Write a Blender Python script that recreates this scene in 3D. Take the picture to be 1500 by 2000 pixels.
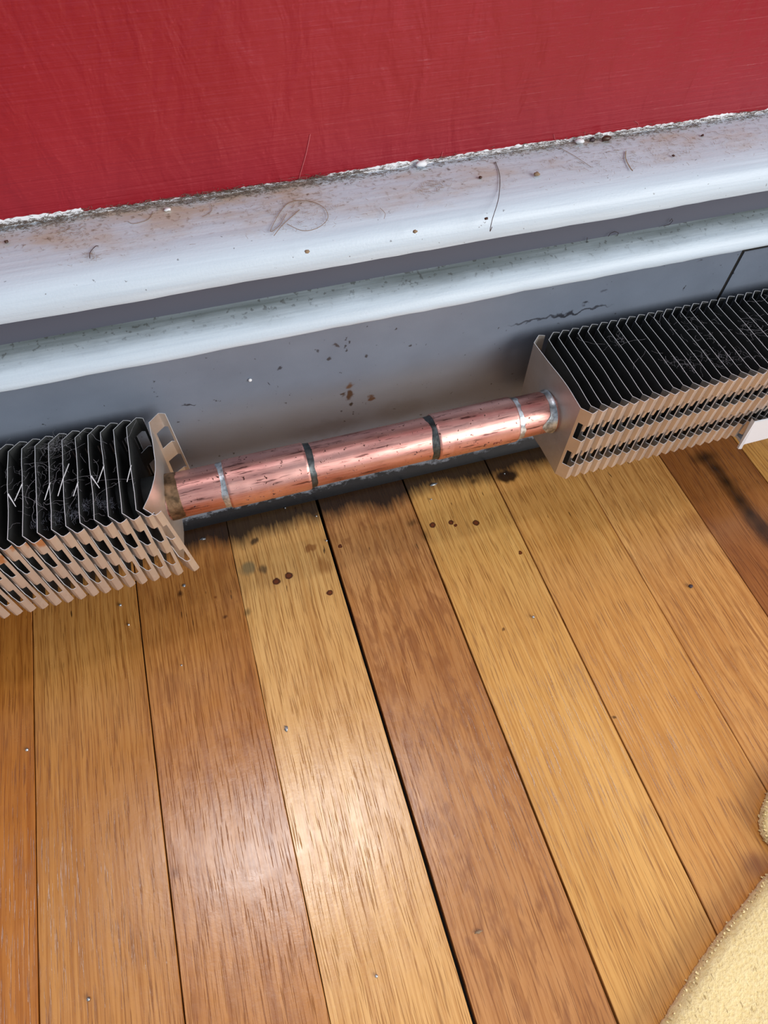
import bpy, bmesh, math, random
from mathutils import Vector, Matrix, noise

for o in list(bpy.data.objects):
    bpy.data.objects.remove(o)
scene = bpy.context.scene
COL = scene.collection
MM = 0.001

# ------------------------------------------------------------------ camera
# world axes: x along the wall, y into the wall, z up; y = 0 is the front edge of the back panel foot
F_PX = 1285.0
ROWS = (Vector((0.95591, -0.29307, 0.01875)), Vector((-0.23488, -0.80130, -0.55022)), Vector((0.17628, 0.52156, -0.83481)))
CAM = Vector((0.0, -234.9, 343.0))
cd = bpy.data.cameras.new('camera')
cam = bpy.data.objects.new('camera', cd)
COL.objects.link(cam)
cd.sensor_fit = 'VERTICAL'
cd.sensor_height = 36.0
cd.sensor_width = 27.0
cd.lens = F_PX / 2000.0 * 36.0
cd.clip_start = 0.005
cd.clip_end = 50
r, d, f = ROWS
M = Matrix(((r.x, -d.x, -f.x), (r.y, -d.y, -f.y), (r.z, -d.z, -f.z))).to_4x4()
M.translation = CAM * MM
cam.matrix_world = M
scene.camera = cam

# ------------------------------------------------------------------ world and light
w = bpy.data.worlds.new('world')
scene.world = w
w.use_nodes = True
bg = w.node_tree.nodes['Background']
bg.inputs['Color'].default_value = (0.80, 0.88, 1.0, 1)
bg.inputs['Strength'].default_value = 0.47


def area(name, loc, target, sx, sy, energy, col):
    l = bpy.data.lights.new(name, 'AREA')
    l.shape = 'RECTANGLE'
    l.size = sx
    l.size_y = sy
    l.energy = energy
    l.color = col
    o = bpy.data.objects.new(name, l)
    COL.objects.link(o)
    o.location = loc
    o.rotation_euler = (Vector(target) - Vector(loc)).to_track_quat('-Z', 'Y').to_euler()
    return o


# daylight through the window above this radiator (its soft reflection lies on the floor)
area('window_daylight', (-0.10, 0.036, 1.80), (-0.10, -1.0, 1.80), 0.52, 1.56, 60.0, (0.93, 0.97, 1.0))
# daylight from the window across the room, to the right
area('room_window_daylight', (1.7, -2.2, 1.35), (0.10, 0.0, 0.12), 2.2, 1.3, 78.0, (1.0, 0.97, 0.93))

vs = scene.view_settings
vs.view_transform = 'Standard'
vs.look = 'None'
vs.exposure = 0.0
vs.gamma = 1.0
vs.use_curve_mapping = False


# ------------------------------------------------------------------ helpers
def ray(px, py):
    c = Vector(((px - 750) / F_PX, (py - 1000) / F_PX, 1.0))
    return ROWS[0] * c.x + ROWS[1] * c.y + ROWS[2] * c.z


def on_z(px, py, z=0.0):
    v = ray(px, py)
    return CAM + v * ((z - CAM.z) / v.z)


def on_y(px, py, y):
    v = ray(px, py)
    return CAM + v * ((y - CAM.y) / v.y)


def lin(c):
    return tuple(((v / 255) / 12.92 if v / 255 <= 0.04045 else ((v / 255 + 0.055) / 1.055) ** 2.4) for v in c) + (1.0,)


def link(name, me, mat=None, parent=None):
    o = bpy.data.objects.new(name, me)
    COL.objects.link(o)
    if mat is not None and not me.materials:
        me.materials.append(mat)
    if parent:
        o.parent = parent
    return o


def make(name, verts, faces, mat, parent=None, smooth=None):
    """verts in millimetres"""
    me = bpy.data.meshes.new(name)
    me.from_pydata([tuple(c * MM for c in v) for v in verts], [], faces)
    bm = bmesh.new()
    bm.from_mesh(me)
    bmesh.ops.recalc_face_normals(bm, faces=bm.faces)
    bm.to_mesh(me)
    bm.free()
    if smooth is not None:
        for p in me.polygons:
            p.use_smooth = True
        me.set_sharp_from_angle(angle=math.radians(smooth))
    return link(name, me, mat, parent)


def tag(o, label=None, cat=None, group=None, kind=None):
    if label:
        o['label'] = label
    if cat:
        o['category'] = cat
    if group:
        o['group'] = group
    if kind:
        o['kind'] = kind
    return o


def prism(name, prof, x0, x1, n, mat, parent=None, smooth=30, jit=None):
    """closed (y, z) profile swept along x; jit(i, x) -> (dy, dz)"""
    V, Fc = [], []
    k = len(prof)
    for s in range(n + 1):
        x = x0 + (x1 - x0) * s / n
        for i, (y, z) in enumerate(prof):
            dy, dz = jit(i, x) if jit else (0, 0)
            V.append((x, y + dy, z + dz))
    for s in range(n):
        for i in range(k):
            j = (i + 1) % k
            Fc.append((s * k + i, s * k + j, (s + 1) * k + j, (s + 1) * k + i))
    Fc.append(tuple(range(k)))
    Fc.append(tuple(n * k + i for i in range(k)))
    return make(name, V, Fc, mat, parent, smooth)


def box(V, Fc, a, b):
    i = len(V)
    for z in (a[2], b[2]):
        V += [(a[0], a[1], z), (b[0], a[1], z), (b[0], b[1], z), (a[0], b[1], z)]
    Fc += [tuple(i + q for q in t) for t in ((0, 3, 2, 1), (4, 5, 6, 7), (0, 1, 5, 4), (1, 2, 6, 5), (2, 3, 7, 6), (3, 0, 4, 7))]


def strands(name, lines, mat, parent=None):
    """each line: (list of points mm, radius mm) -> three sided tube; all in one mesh"""
    V, Fc = [], []
    for pts, rad in lines:
        b = len(V)
        n = len(pts)
        for i, p in enumerate(pts):
            p = Vector(p)
            t = (Vector(pts[min(i + 1, n - 1)]) - Vector(pts[max(i - 1, 0)]))
            if t.length < 1e-6:
                t = Vector((1, 0, 0))
            t.normalize()
            u = t.cross(Vector((0, 0, 1)))
            if u.length < 1e-3:
                u = t.cross(Vector((1, 0, 0)))
            u.normalize()
            v = t.cross(u)
            for a in (90, 210, 330):
                a = math.radians(a)
                V.append(tuple(p + (u * math.cos(a) + v * math.sin(a)) * rad))
        for i in range(n - 1):
            for k in range(3):
                l = (k + 1) % 3
                Fc.append((b + 3 * i + k, b + 3 * i + l, b + 3 * i + 3 + l, b + 3 * i + 3 + k))
    return make(name, V, Fc, mat, parent, 80)


def bead(name, c, rx, ry, rz, mat, seed=0, rough=0.25, parent=None, sub=2):
    bm = bmesh.new()
    bmesh.ops.create_icosphere(bm, subdivisions=sub, radius=1.0)
    for v in bm.verts:
        n = 1 + rough * noise.noise(v.co * 1.7 + Vector((seed * 3.1, seed, 0)))
        v.co = Vector((v.co.x * rx * n * MM, v.co.y * ry * n * MM, v.co.z * rz * n * MM))
    lo = min(v.co.z for v in bm.verts)
    me = bpy.data.meshes.new(name)
    for p in bm.faces:
        p.smooth = True
    bm.to_mesh(me)
    bm.free()
    o = link(name, me, mat, parent)
    o.location = (c[0] * MM, c[1] * MM, c[2] * MM - lo)
    return o


# ------------------------------------------------------------------ materials
class NT:
    def __init__(self, name):
        self.m = bpy.data.materials.new(name)
        self.m.use_nodes = True
        self.t = self.m.node_tree
        self.b = self.t.nodes['Principled BSDF']
        self.pos = self.new('ShaderNodeNewGeometry').outputs['Position']

    def new(self, typ, **kw):
        n = self.t.nodes.new(typ)
        for k, v in kw.items():
            setattr(n, k, v)
        return n

    def put(self, sock, v):
        if isinstance(v, bpy.types.NodeSocket):
            self.t.links.new(v, sock)
        else:
            sock.default_value = v

    def map(self, scale=(1, 1, 1), loc=(0, 0, 0), rot=(0, 0, 0), vec=None):
        n = self.new('ShaderNodeMapping')
        self.put(n.inputs['Vector'], vec or self.pos)
        n.inputs['Scale'].default_value = scale
        n.inputs['Location'].default_value = loc
        n.inputs['Rotation'].default_value = rot
        return n.outputs[0]

    def noise(self, vec, scale=1.0, detail=4.0, rough=0.55, dist=0.0):
        n = self.new('ShaderNodeTexNoise')
        self.put(n.inputs['Vector'], vec)
        n.inputs['Scale'].default_value = scale
        n.inputs['Detail'].default_value = detail
        n.inputs['Roughness'].default_value = rough
        n.inputs['Distortion'].default_value = dist
        return n.outputs[0]

    def rng(self, v, a, b, c=0.0, d=1.0, smooth=False):
        n = self.new('ShaderNodeMapRange')
        if smooth:
            n.interpolation_type = 'SMOOTHSTEP'
        self.put(n.inputs[0], v)
        for i, q in enumerate((a, b, c, d)):
            n.inputs[i + 1].default_value = q
        return n.outputs[0]

    def math(self, op, a, b=0.0, c=0.0):
        n = self.new('ShaderNodeMath', operation=op)
        for i, q in enumerate((a, b, c)):
            self.put(n.inputs[i], q)
        return n.outputs[0]

    def vmath(self, op, a, b):
        n = self.new('ShaderNodeVectorMath', operation=op)
        self.put(n.inputs[0], a)
        self.put(n.inputs[1], b)
        return n.outputs['Value'] if op in ('DISTANCE', 'LENGTH', 'DOT_PRODUCT') else n.outputs[0]

    def mix(self, fac, a, b, mode='MIX'):
        n = self.new('ShaderNodeMix', data_type='RGBA', blend_type=mode)
        self.put(n.inputs[0], fac)
        self.put(n.inputs[6], a)
        self.put(n.inputs[7], b)
        return n.outputs[2]

    def sep(self, vec=None):
        n = self.new('ShaderNodeSeparateXYZ')
        self.put(n.inputs[0], vec or self.pos)
        return n.outputs

    def bump(self, h, strength=0.3, dist=0.001, normal=None):
        n = self.new('ShaderNodeBump')
        n.inputs['Strength'].default_value = strength
        n.inputs['Distance'].default_value = dist
        self.put(n.inputs['Height'], h)
        if normal:
            self.put(n.inputs['Normal'], normal)
        return n.outputs[0]

    def warp(self, scale, amt, stretch=(1, 1, 1)):
        """position plus a little noise, for ragged stains"""
        n = self.new('ShaderNodeTexNoise')
        self.put(n.inputs['Vector'], self.map(stretch))
        n.inputs['Scale'].default_value = scale
        n.inputs['Detail'].default_value = 3
        s = self.vmath('SUBTRACT', n.outputs['Color'], (0.5, 0.5, 0.5))
        k = self.new('ShaderNodeVectorMath', operation='SCALE')
        self.put(k.inputs[0], s)
        k.inputs['Scale'].default_value = amt
        return self.vmath('ADD', self.pos, k.outputs[0])

    def spots(self, col, spots, vec):
        """spots: (centre mm, radius xyz mm, colour, strength, inner edge)"""
        for c, rad, sc, st, inner in spots:
            dv = self.vmath('SUBTRACT', vec, tuple(q * MM for q in c))
            dv = self.vmath('DIVIDE', dv, tuple(q * MM for q in rad))
            ln = self.vmath('LENGTH', dv, (0, 0, 0))
            col = self.mix(self.rng(ln, 1.0, inner, 0.0, st, True), col, sc)
        return col

    def out(self, col=None, rough=None, metal=None, normal=None, spec=None):
        if col is not None:
            self.put(self.b.inputs['Base Color'], col)
        if rough is not None:
            self.put(self.b.inputs['Roughness'], rough)
        if metal is not None:
            self.put(self.b.inputs['Metallic'], metal)
        if normal is not None:
            self.put(self.b.inputs['Normal'], normal)
        if spec is not None:
            self.b.inputs['Specular IOR Level'].default_value = spec
        return self.m


def plain(name, rgb, rough=0.5, metal=0.0):
    n = NT(name)
    return n.out(lin(rgb), rough, metal)


def mat_wall():
    n = NT('red_wall_paint')
    big = n.noise(n.map((9, 1, 5)), 1.0, 3)
    fine = n.noise(n.map((600, 600, 600)), 1.0, 2)
    col = n.mix(n.rng(big, 0.3, 0.7), lin((144, 20, 32)), lin((158, 30, 44)))
    col = n.mix(n.rng(fine, 0.62, 0.75, 0, 0.35), col, lin((186, 60, 74)))
    drips = n.noise(n.map((95, 30, 42), rot=(0, 0.12, 0)), 1.0, 3, 0.5, 0.5)
    brush = n.noise(n.map((18, 30, 700), rot=(0, -0.03, 0)), 1.0, 3)
    z = n.sep()[2]
    low = n.rng(z, 0.30, 0.205, 0, 1)
    h = n.math('ADD', n.math('MULTIPLY', drips, 1.0), n.math('MULTIPLY', n.math('MULTIPLY', brush, low), 0.30))
    h = n.math('ADD', h, n.math('MULTIPLY', fine, 0.06))
    return n.out(col, n.rng(big, 0.3, 0.7, 0.33, 0.42), 0, n.bump(h, 0.7, 0.0018))


def mat_white(name, dirt_shade):
    n = NT(name)
    brush = n.noise(n.map((14, 420, 420)), 1.0, 4, 0.6)
    big = n.noise(n.map((26, 60, 60)), 1.0, 4, 0.6)
    fine = n.noise(n.map((1, 1, 1)), 900.0, 2)
    specks = n.noise(n.map((1, 1, 1), loc=(3, 1, 2)), 420.0, 2)
    y = n.sep()[1]
    wy = n.math('ADD', y, n.rng(big, 0.3, 0.7, -0.012, 0.012))
    back = n.rng(wy, 0.004, 0.032, 0, 1) if dirt_shade == 'ledge' else n.rng(n.math('ADD', y, n.rng(big, 0.3, 0.7, -0.002, 0.002)), -0.0065, 0.005, 0, 1, True)
    col = n.mix(n.rng(brush, 0.35, 0.7), lin((206, 221, 234)), lin((193, 208, 222)))
    if dirt_shade == 'ledge':
        col = n.mix(n.math('MULTIPLY', back, n.rng(big, 0.40, 0.62, 0.0, 0.75)), col, lin((184, 158, 124)))
        col = n.mix(n.math('MULTIPLY', back, n.rng(specks, 0.58, 0.66, 0.0, 0.7)), col, lin((130, 112, 92)))
        col = n.mix(n.rng(specks, 0.72, 0.75, 0, 0.6), col, lin((70, 62, 56)))
    else:
        col = n.mix(n.math('MULTIPLY', back, n.rng(brush, 0.3, 0.7, 0.7, 0.95)), col, lin((86, 96, 94)))  # dust plus painted shade, darkening towards the back of the moulding
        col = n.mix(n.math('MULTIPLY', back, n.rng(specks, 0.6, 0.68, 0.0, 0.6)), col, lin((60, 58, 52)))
    h = n.math('ADD', n.math('MULTIPLY', brush, 0.7), n.math('MULTIPLY', fine, 0.3))
    return n.out(col, 0.42, 0, n.bump(h, 0.3, 0.0008))


def mat_panel():
    n = NT('grey_panel_enamel')
    vec = n.warp(160.0, 0.010)
    fine = n.noise(n.map((1, 1, 1)), 1500.0, 2)
    big = n.noise(n.map((22, 22, 30)), 1.0, 4)
    col = n.mix(n.rng(big, 0.3, 0.7), lin((130, 141, 158)), lin((118, 128, 144)))
    # baked on brown dust haze along the height of the pipe
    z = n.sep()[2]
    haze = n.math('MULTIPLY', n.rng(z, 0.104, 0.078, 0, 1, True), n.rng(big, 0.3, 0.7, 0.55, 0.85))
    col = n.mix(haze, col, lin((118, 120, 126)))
    sp = n.noise(n.map((1, 1, 1), loc=(1, 0, 4)), 300.0, 3)
    col = n.mix(n.rng(sp, 0.70, 0.74, 0, 0.8), col, lin((48, 44, 44)))
    S = []
    for (px, py, rx, rz, c, st) in (
            (683, 752, 2.6, 2.2, (92, 62, 34), 0.9), (682, 770, 2.0, 3.2, (70, 46, 26), 0.95), (683, 787, 1.7, 1.8, (40, 28, 20), 0.95),
            (664, 770, 1.6, 1.0, (60, 42, 28), 0.9), (729, 775, 1.8, 1.6, (84, 54, 32), 0.95),
            (653, 674, 1.6, 1.2, (60, 48, 40), 0.8), (640, 700, 1.5, 1.1, (52, 42, 36), 0.8), (715, 691, 1.3, 1.4, (50, 40, 34), 0.8),
            (686, 667, 0.9, 0.9, (40, 36, 34), 0.8), (617, 684, 0.9, 1.6, (46, 40, 38), 0.7), (672, 683, 1.0, 0.8, (46, 40, 36), 0.8),
            (370, 790, 3.2, 0.5, (38, 38, 44), 0.85), (545, 718, 1.5, 0.5, (44, 42, 46), 0.8), (522, 747, 0.4, 1.6, (40, 40, 46), 0.8),
            (1145, 592, 2.6, 1.0, (46, 46, 54), 0.8), (1180, 568, 2.0, 1.2, (70, 74, 86), 0.6),
            (1040, 625, 12, 0.9, (52, 52, 60), 0.8), (1110, 611, 12, 1.0, (40, 40, 48), 0.9), (1165, 600, 9, 0.7, (48, 48, 56), 0.8),
            (640, 835, 18, 6, (86, 80, 78), 0.35), (780, 800, 14, 8, (90, 82, 78), 0.3)):
        p = on_y(px, py, 5)
        S.append(((p.x, 5, p.z), (rx * 1.4, 50, rz * 1.4), lin(c), st, 0.35))
    col = n.spots(col, S, vec)
    # faint bright scratches
    scr = n.noise(n.map((9, 1, 1100), rot=(0, 0.02, 0), loc=(0, 0, 7)), 1.0, 2)
    col = n.mix(n.rng(scr, 0.735, 0.76, 0, 0.4), col, lin((196, 202, 210)))
    # black crust on the rolled foot
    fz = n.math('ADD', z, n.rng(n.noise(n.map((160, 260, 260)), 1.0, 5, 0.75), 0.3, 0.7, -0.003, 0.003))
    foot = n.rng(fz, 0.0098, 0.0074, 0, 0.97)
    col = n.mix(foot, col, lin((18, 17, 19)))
    return n.out(col, n.rng(fine, 0.3, 0.7, 0.34, 0.5), 0.15, n.bump(fine, 0.08, 0.0004))


def mat_wood():
    n = NT('oak_floor_finish')
    oi = n.new('ShaderNodeObjectInfo')
    at = n.new('ShaderNodeAttribute', attribute_type='OBJECT', attribute_name='figure')
    fig = at.outputs['Fac']
    cmb = n.new('ShaderNodeCombineXYZ')
    n.put(cmb.inputs[1], n.math('MULTIPLY', oi.outputs['Random'], 31.0))
    n.put(cmb.inputs[2], n.math('MULTIPLY', oi.outputs['Random'], 17.0))
    base_v = n.vmath('ADD', n.pos, cmb.outputs[0])
    # grain wanders a little sideways along its length
    wob = n.noise(n.map((3, 9, 1), vec=base_v), 1.0, 2)
    off = n.new('ShaderNodeCombineXYZ')
    n.put(off.inputs[0], n.rng(wob, 0, 1, -0.0025, 0.0025))
    gv = n.vmath('ADD', base_v, off.outputs[0])
    band = n.noise(n.map((330, 4.0, 1), vec=gv), 1.0, 4, 0.55)
    line = n.noise(n.map((1000, 16.0, 1), vec=gv, loc=(5, 2, 1)), 1.0, 3, 0.6)
    pore = n.noise(n.map((1900, 55.0, 1), vec=gv, loc=(2, 7, 3)), 1.0, 2, 0.5)
    fleck = n.noise(n.map((210, 60.0, 1), vec=gv, loc=(1, 3, 9)), 1.0, 3, 0.55, 0.5)
    cloud = n.noise(n.map((16, 7, 1), vec=base_v, loc=(8, 8, 2)), 1.0, 3)
    tone = oi.outputs['Color']
    dark = n.mix(1.0, tone, (0.70, 0.56, 0.42, 1), 'MULTIPLY')
    vdark = n.mix(1.0, tone, (0.30, 0.18, 0.10, 1), 'MULTIPLY')
    light = n.mix(1.0, tone, (1.16, 1.20, 1.28, 1), 'MULTIPLY')
    col = n.mix(n.rng(cloud, 0.30, 0.70), n.mix(0.25, tone, dark), light)
    col = n.mix(n.rng(band, 0.45, 0.70, 0, 0.5), col, dark)
    col = n.mix(n.rng(line, 0.47, 0.60, 0, 0.62), col, dark)
    col = n.mix(n.rng(pore, 0.55, 0.63, 0, 0.55), col, vdark)
    redd = n.mix(0.5, dark, lin((116, 68, 44)))
    col = n.mix(n.math('MULTIPLY', n.rng(fleck, 0.50, 0.64, 0, 0.6), fig), col, redd)
    # stains and burns on the boards, and the towel's painted shadow
    vec = n.warp(240.0, 0.006, (1, 0.35, 1))
    vec2 = n.warp(500.0, 0.0016)
    S = []
    for (px, py, rx, ry, c, st, inner) in (
            (485, 1110, 6.5, 6, (120, 110, 80), 0.75, 0.4), (497, 1058, 4, 3, (52, 36, 22), 0.85, 0.3), (515, 1112, 3.4, 4, (58, 50, 40), 0.7, 0.2),
            (482, 1196, 2.5, 4, (80, 64, 36), 0.6, 0.2),
            (605, 1072, 5, 3.5, (128, 66, 22), 0.65, 0.5), (632, 1105, 5, 8, (150, 88, 32), 0.55, 0.3),
            (352, 1160, 3.0, 3, (66, 34, 16), 0.9, 0.2), (440, 1205, 1.6, 1.8, (80, 40, 18), 0.85, 0.2), (420, 1167, 1.6, 1.6, (120, 60, 24), 0.7, 0.2),
            (990, 930, 9, 6, (40, 22, 12), 0.95, 0.5), (925, 940, 3, 3, (60, 34, 16), 0.7, 0.2),
            (805, 1022, 5, 4, (66, 44, 22), 0.6, 0.1), (830, 1045, 4, 5, (120, 84, 36), 0.5, 0.1),
            (985, 1230, 1.6, 1.6, (104, 70, 36), 0.85, 0.3), (1200, 1400, 1.2, 1.2, (70, 52, 30), 0.8, 0.3),
            (1375, 893, 15, 9, (34, 24, 16), 0.85, 0.0), (1398, 915, 10, 12, (34, 24, 16), 0.85, 0.0), (1420, 943, 9, 14, (34, 24, 16), 0.9, 0.0), (1443, 975, 9, 14, (36, 25, 17), 0.9, 0.0),
            (1465, 1003, 10, 14, (40, 26, 18), 0.9, 0.0), (1487, 1030, 12, 15, (40, 26, 18), 0.9, 0.0), (1510, 1055, 14, 15, (44, 28, 20), 0.85, 0.0),
            (1360, 1020, 18, 14, (120, 60, 26), 0.35, 0.1), (340, 1705, 3, 4, (110, 62, 32), 0.5, 0.2),
            (1480, 1690, 9, 10, (128, 74, 50), 0.55, 0.2)):  # last entry paints the towel's contact shadow at its notch
        p = on_z(px, py)
        S.append(((p.x, p.y, 0), (rx, ry, 60), lin(c), st, inner))
    col = n.spots(col, S, vec)
    S = []
    for (px, py, rr) in ((540, 1136, 2.6), (564, 1125, 2.7), (644, 1158, 2.1), (845, 1025, 2.2), (881, 1020, 1.9), (890, 1026, 1.1), (930, 1021, 2.4), (1016, 1079, 1.3), (664, 1066, 1.5)):
        p = on_z(px, py)
        S.append(((p.x, p.y, 0), (rr, rr, 60), lin((72, 26, 10)), 0.95, 0.75))
        S.append(((p.x, p.y, 0), (rr * 0.62, rr * 0.62, 60), lin((124, 62, 28)), 0.8, 0.5))
    col = n.spots(col, S, vec2)
    # old grime soaked into the board ends along the panel foot
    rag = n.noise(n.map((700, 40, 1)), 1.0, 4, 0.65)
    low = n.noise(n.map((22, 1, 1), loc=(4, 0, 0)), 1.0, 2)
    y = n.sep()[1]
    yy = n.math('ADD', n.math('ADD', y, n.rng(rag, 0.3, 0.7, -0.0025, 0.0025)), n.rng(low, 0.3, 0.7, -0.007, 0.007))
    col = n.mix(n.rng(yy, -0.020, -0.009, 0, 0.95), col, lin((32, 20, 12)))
    # slashed black pores near the wall
    sl = n.noise(n.map((420, 60, 1), loc=(0, 3, 0), rot=(0, 0, 0.05)), 1.0, 2)
    sm = n.math('MULTIPLY', n.rng(sl, 0.70, 0.73, 0, 0.85), n.rng(y, -0.085, -0.05, 0, 1))
    col = n.mix(sm, col, lin((40, 24, 12)))
    h = n.math('SUBTRACT', n.math('MULTIPLY', band, 0.3), n.rng(pore, 0.60, 0.70, 0, 1))
    scuff = n.noise(n.map((60, 60, 1)), 1.0, 5, 0.7)
    nb = n.bump(h, 0.25, 0.0004)
    nb = n.bump(scuff, 0.06, 0.002, nb)
    return n.out(col, n.rng(scuff, 0.3, 0.7, 0.19, 0.30), 0, nb, 0.55)


def mat_copper(name, base, top):
    n = NT(name)
    sc = n.noise(n.map((22, 900, 900)), 1.0, 3, 0.6)
    big = n.noise(n.map((45, 90, 90)), 1.0, 4, 0.6)
    sp = n.noise(n.map((1, 1, 1)), 520.0, 3, 0.6)
    streak = n.noise(n.map((70, 620, 620), loc=(3, 1, 0)), 1.0, 3, 0.6)
    col = n.mix(n.rng(big, 0.35, 0.65), lin(base), lin(top))
    col = n.mix(n.rng(sc, 0.5, 0.7, 0, 0.35), col, lin((226, 178, 164)))
    col = n.mix(n.math('MULTIPLY', n.rng(streak, 0.57, 0.65, 0, 0.8), n.rng(big, 0.40, 0.55)), col, lin((74, 46, 44)))
    col = n.mix(n.rng(sp, 0.645, 0.68, 0, 0.85), col, lin((42, 24, 26)))
    rg = n.math('ADD', n.rng(sc, 0.3, 0.7, 0.31, 0.47), n.rng(sp, 0.6, 0.7, 0, 0.3))
    return n.out(col, rg, 1.0, n.bump(sc, 0.10, 0.0004))


def mat_fin(name, c1, c2, rough, metal):
    n = NT(name)
    fine = n.noise(n.map((1, 1, 1)), 900.0, 3)
    big = n.noise(n.map((60, 60, 60)), 1.0, 3)
    col = n.mix(n.rng(big, 0.3, 0.7), lin(c1), lin(c2))
    S = []
    for (px, py, rx) in ((28, 1068, 2.6), (58, 1062, 2.6), (82, 1060, 2.4), (0, 1092, 2)):
        p = on_y(px, py, -61.5)
        S.append(((p.x, p.y, p.z), (rx, 6, 3.6), lin((196, 128, 48)), 0.8, 0.45))
    col = n.spots(col, S, n.warp(300.0, 0.004))
    return n.out(col, n.rng(fine, 0.3, 0.7, rough, rough + 0.12), metal, n.bump(fine, 0.06, 0.0004))


def mat_solder(name, rgb, rough):
    n = NT(name)
    b = n.noise(n.map((1, 1, 1)), 260.0, 3)
    col = n.mix(n.rng(b, 0.35, 0.65), lin(rgb), lin(tuple(v * 0.6 for v in rgb)))
    return n.out(col, rough, 0.9, n.bump(b, 0.3, 0.0008))


def mat_cloth():
    n = NT('yellow_terry_cloth')
    t = n.noise(n.map((1, 1, 1)), 700.0, 3, 0.6)
    row = n.noise(n.map((900, 240, 900), rot=(0, 0, 0.95)), 1.0, 2)
    lines = n.new('ShaderNodeTexWave', wave_type='BANDS', bands_direction='X')
    n.put(lines.inputs['Vector'], n.map((1, 1, 1), rot=(0, 0, 0.95)))
    lines.inputs['Scale'].default_value = 70
    col = n.mix(n.rng(t, 0.3, 0.7), lin((228, 204, 140)), lin((242, 224, 170)))
    pin = n.math('MULTIPLY', n.rng(row, 0.64, 0.70, 0, 0.6), n.rng(lines.outputs[0], 0.55, 0.8))
    col = n.mix(pin, col, lin((150, 118, 60)))
    n.b.inputs['Sheen Weight'].default_value = 0.3
    h = n.math('SUBTRACT', t, n.math('MULTIPLY', pin, 0.5))
    return n.out(col, 0.9, 0, n.bump(h, 0.6, 0.0012))


WALL = mat_wall()
LEDGE = mat_white('white_ledge_paint', 'ledge')
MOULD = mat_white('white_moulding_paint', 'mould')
PANEL = mat_panel()
WOOD = mat_wood()
COPPER = mat_copper('worn_copper', (222, 168, 158), (202, 142, 134))
COPPER2 = mat_copper('scuffed_coupling_copper', (228, 178, 168), (208, 150, 142))
FIN = mat_fin('thin_aluminium', (224, 217, 210), (208, 200, 192), 0.38, 0.85)
FIN_SHADE = mat_fin('gap_shade_aluminium', (66, 68, 68), (48, 50, 50), 0.6, 0.3)  # dark aluminium copy carrying the painted shade between the fins
FINE = plain('painted_edge_shine', (246, 246, 250), 0.45, 0.2)  # near-white colour standing in for the shine on thin edges
SOLDER = mat_solder('bright_solder', (236, 244, 250), 0.36)
FLUX = mat_solder('dull_flux_stained_solder', (96, 102, 104), 0.42)
BRASS = mat_solder('tarnished_collar', (150, 120, 92), 0.5)
CLOTH = mat_cloth()
SUB = plain('dark_subfloor', (14, 9, 6), 0.9)
GREYB = plain('grey_baseboard_paint', (86, 90, 104), 0.5)
WHITEM = plain('white_bracket_enamel', (226, 228, 234), 0.4)
HAIRD = plain('dark_hair', (58, 40, 30), 0.5)
HAIRL = plain('tan_lint', (150, 128, 102), 0.9)
WEB = plain('pale_cobweb', (196, 192, 200), 0.7)
LINT = plain('grey_lint', (122, 110, 98), 0.95)
CHIP = plain('white_paint_flake', (232, 234, 238), 0.5)
SEED = plain('brown_seed', (66, 38, 22), 0.35)
CRUMB = plain('dark_crumb', (60, 44, 50), 0.6)

# ------------------------------------------------------------------ setting
YW = 30.0            # wall face
X0, X1 = -1300.0, 1700.0
V, Fc = [], []
WX0, WX1, WZ0, WZ1 = -370, 170, 1010, 2590
box(V, Fc, (X0, YW, 0), (WX0, YW + 120, 2700))
box(V, Fc, (WX1, YW, 0), (X1, YW + 120, 2700))
box(V, Fc, (WX0, YW, 0), (WX1, YW + 120, WZ0))
box(V, Fc, (WX0, YW, WZ1), (WX1, YW + 120, 2700))
tag(make('wall_back', V, Fc, WALL), 'red painted plaster wall above the white ledge', kind='structure')

V, Fc = [], []
for a, b in (((WX0, YW + 30, WZ0), (WX0 + 40, YW + 70, WZ1)), ((WX1 - 40, YW + 30, WZ0), (WX1, YW + 70, WZ1)),
             ((WX0 + 40, YW + 30, WZ0), (WX1 - 40, YW + 70, WZ0 + 40)), ((WX0 + 40, YW + 30, WZ1 - 40), (WX1 - 40, YW + 70, WZ1))):
    box(V, Fc, a, b)
tag(make('window_1', V, Fc, LEDGE), 'white window frame in the red wall', kind='structure')


def jit_ledge(i, x):
    if i in (5, 6, 7):
        a = noise.noise(Vector((x * 0.02, i * 0.2, 3.0))) * 0.5 + noise.noise(Vector((x * 0.11, i * 0.1, 7.0))) * 0.22
        return (a * 0.6, a * 0.7)
    a = noise.noise(Vector((x * 0.03, i, 9.0))) * 0.2
    return (0, a)


prism('trim_1', [(32, 188.6), (20, 188.3), (4, 187.3), (-4, 185.4), (-7.6, 182.2), (-9.0, 178.5), (-9.3, 174.9), (-8.9, 173.8), (6, 174.5), (32, 174.5)],
      X0, X1, 420, LEDGE, None, 50, jit_ledge)
tag(bpy.data.objects['trim_1'], 'dusty white painted ledge below the red wall', kind='structure')


def jit_mould(i, x):
    if i in (4, 5, 6):
        a = noise.noise(Vector((x * 0.024, i * 0.15, 13.0))) * 0.55 + noise.noise(Vector((x * 0.13, i * 0.1, 17.0))) * 0.28
        return (a * 0.5, a * 0.8)
    a = noise.noise(Vector((x * 0.05, i, 19.0))) * 0.25
    return (0, a)


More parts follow.
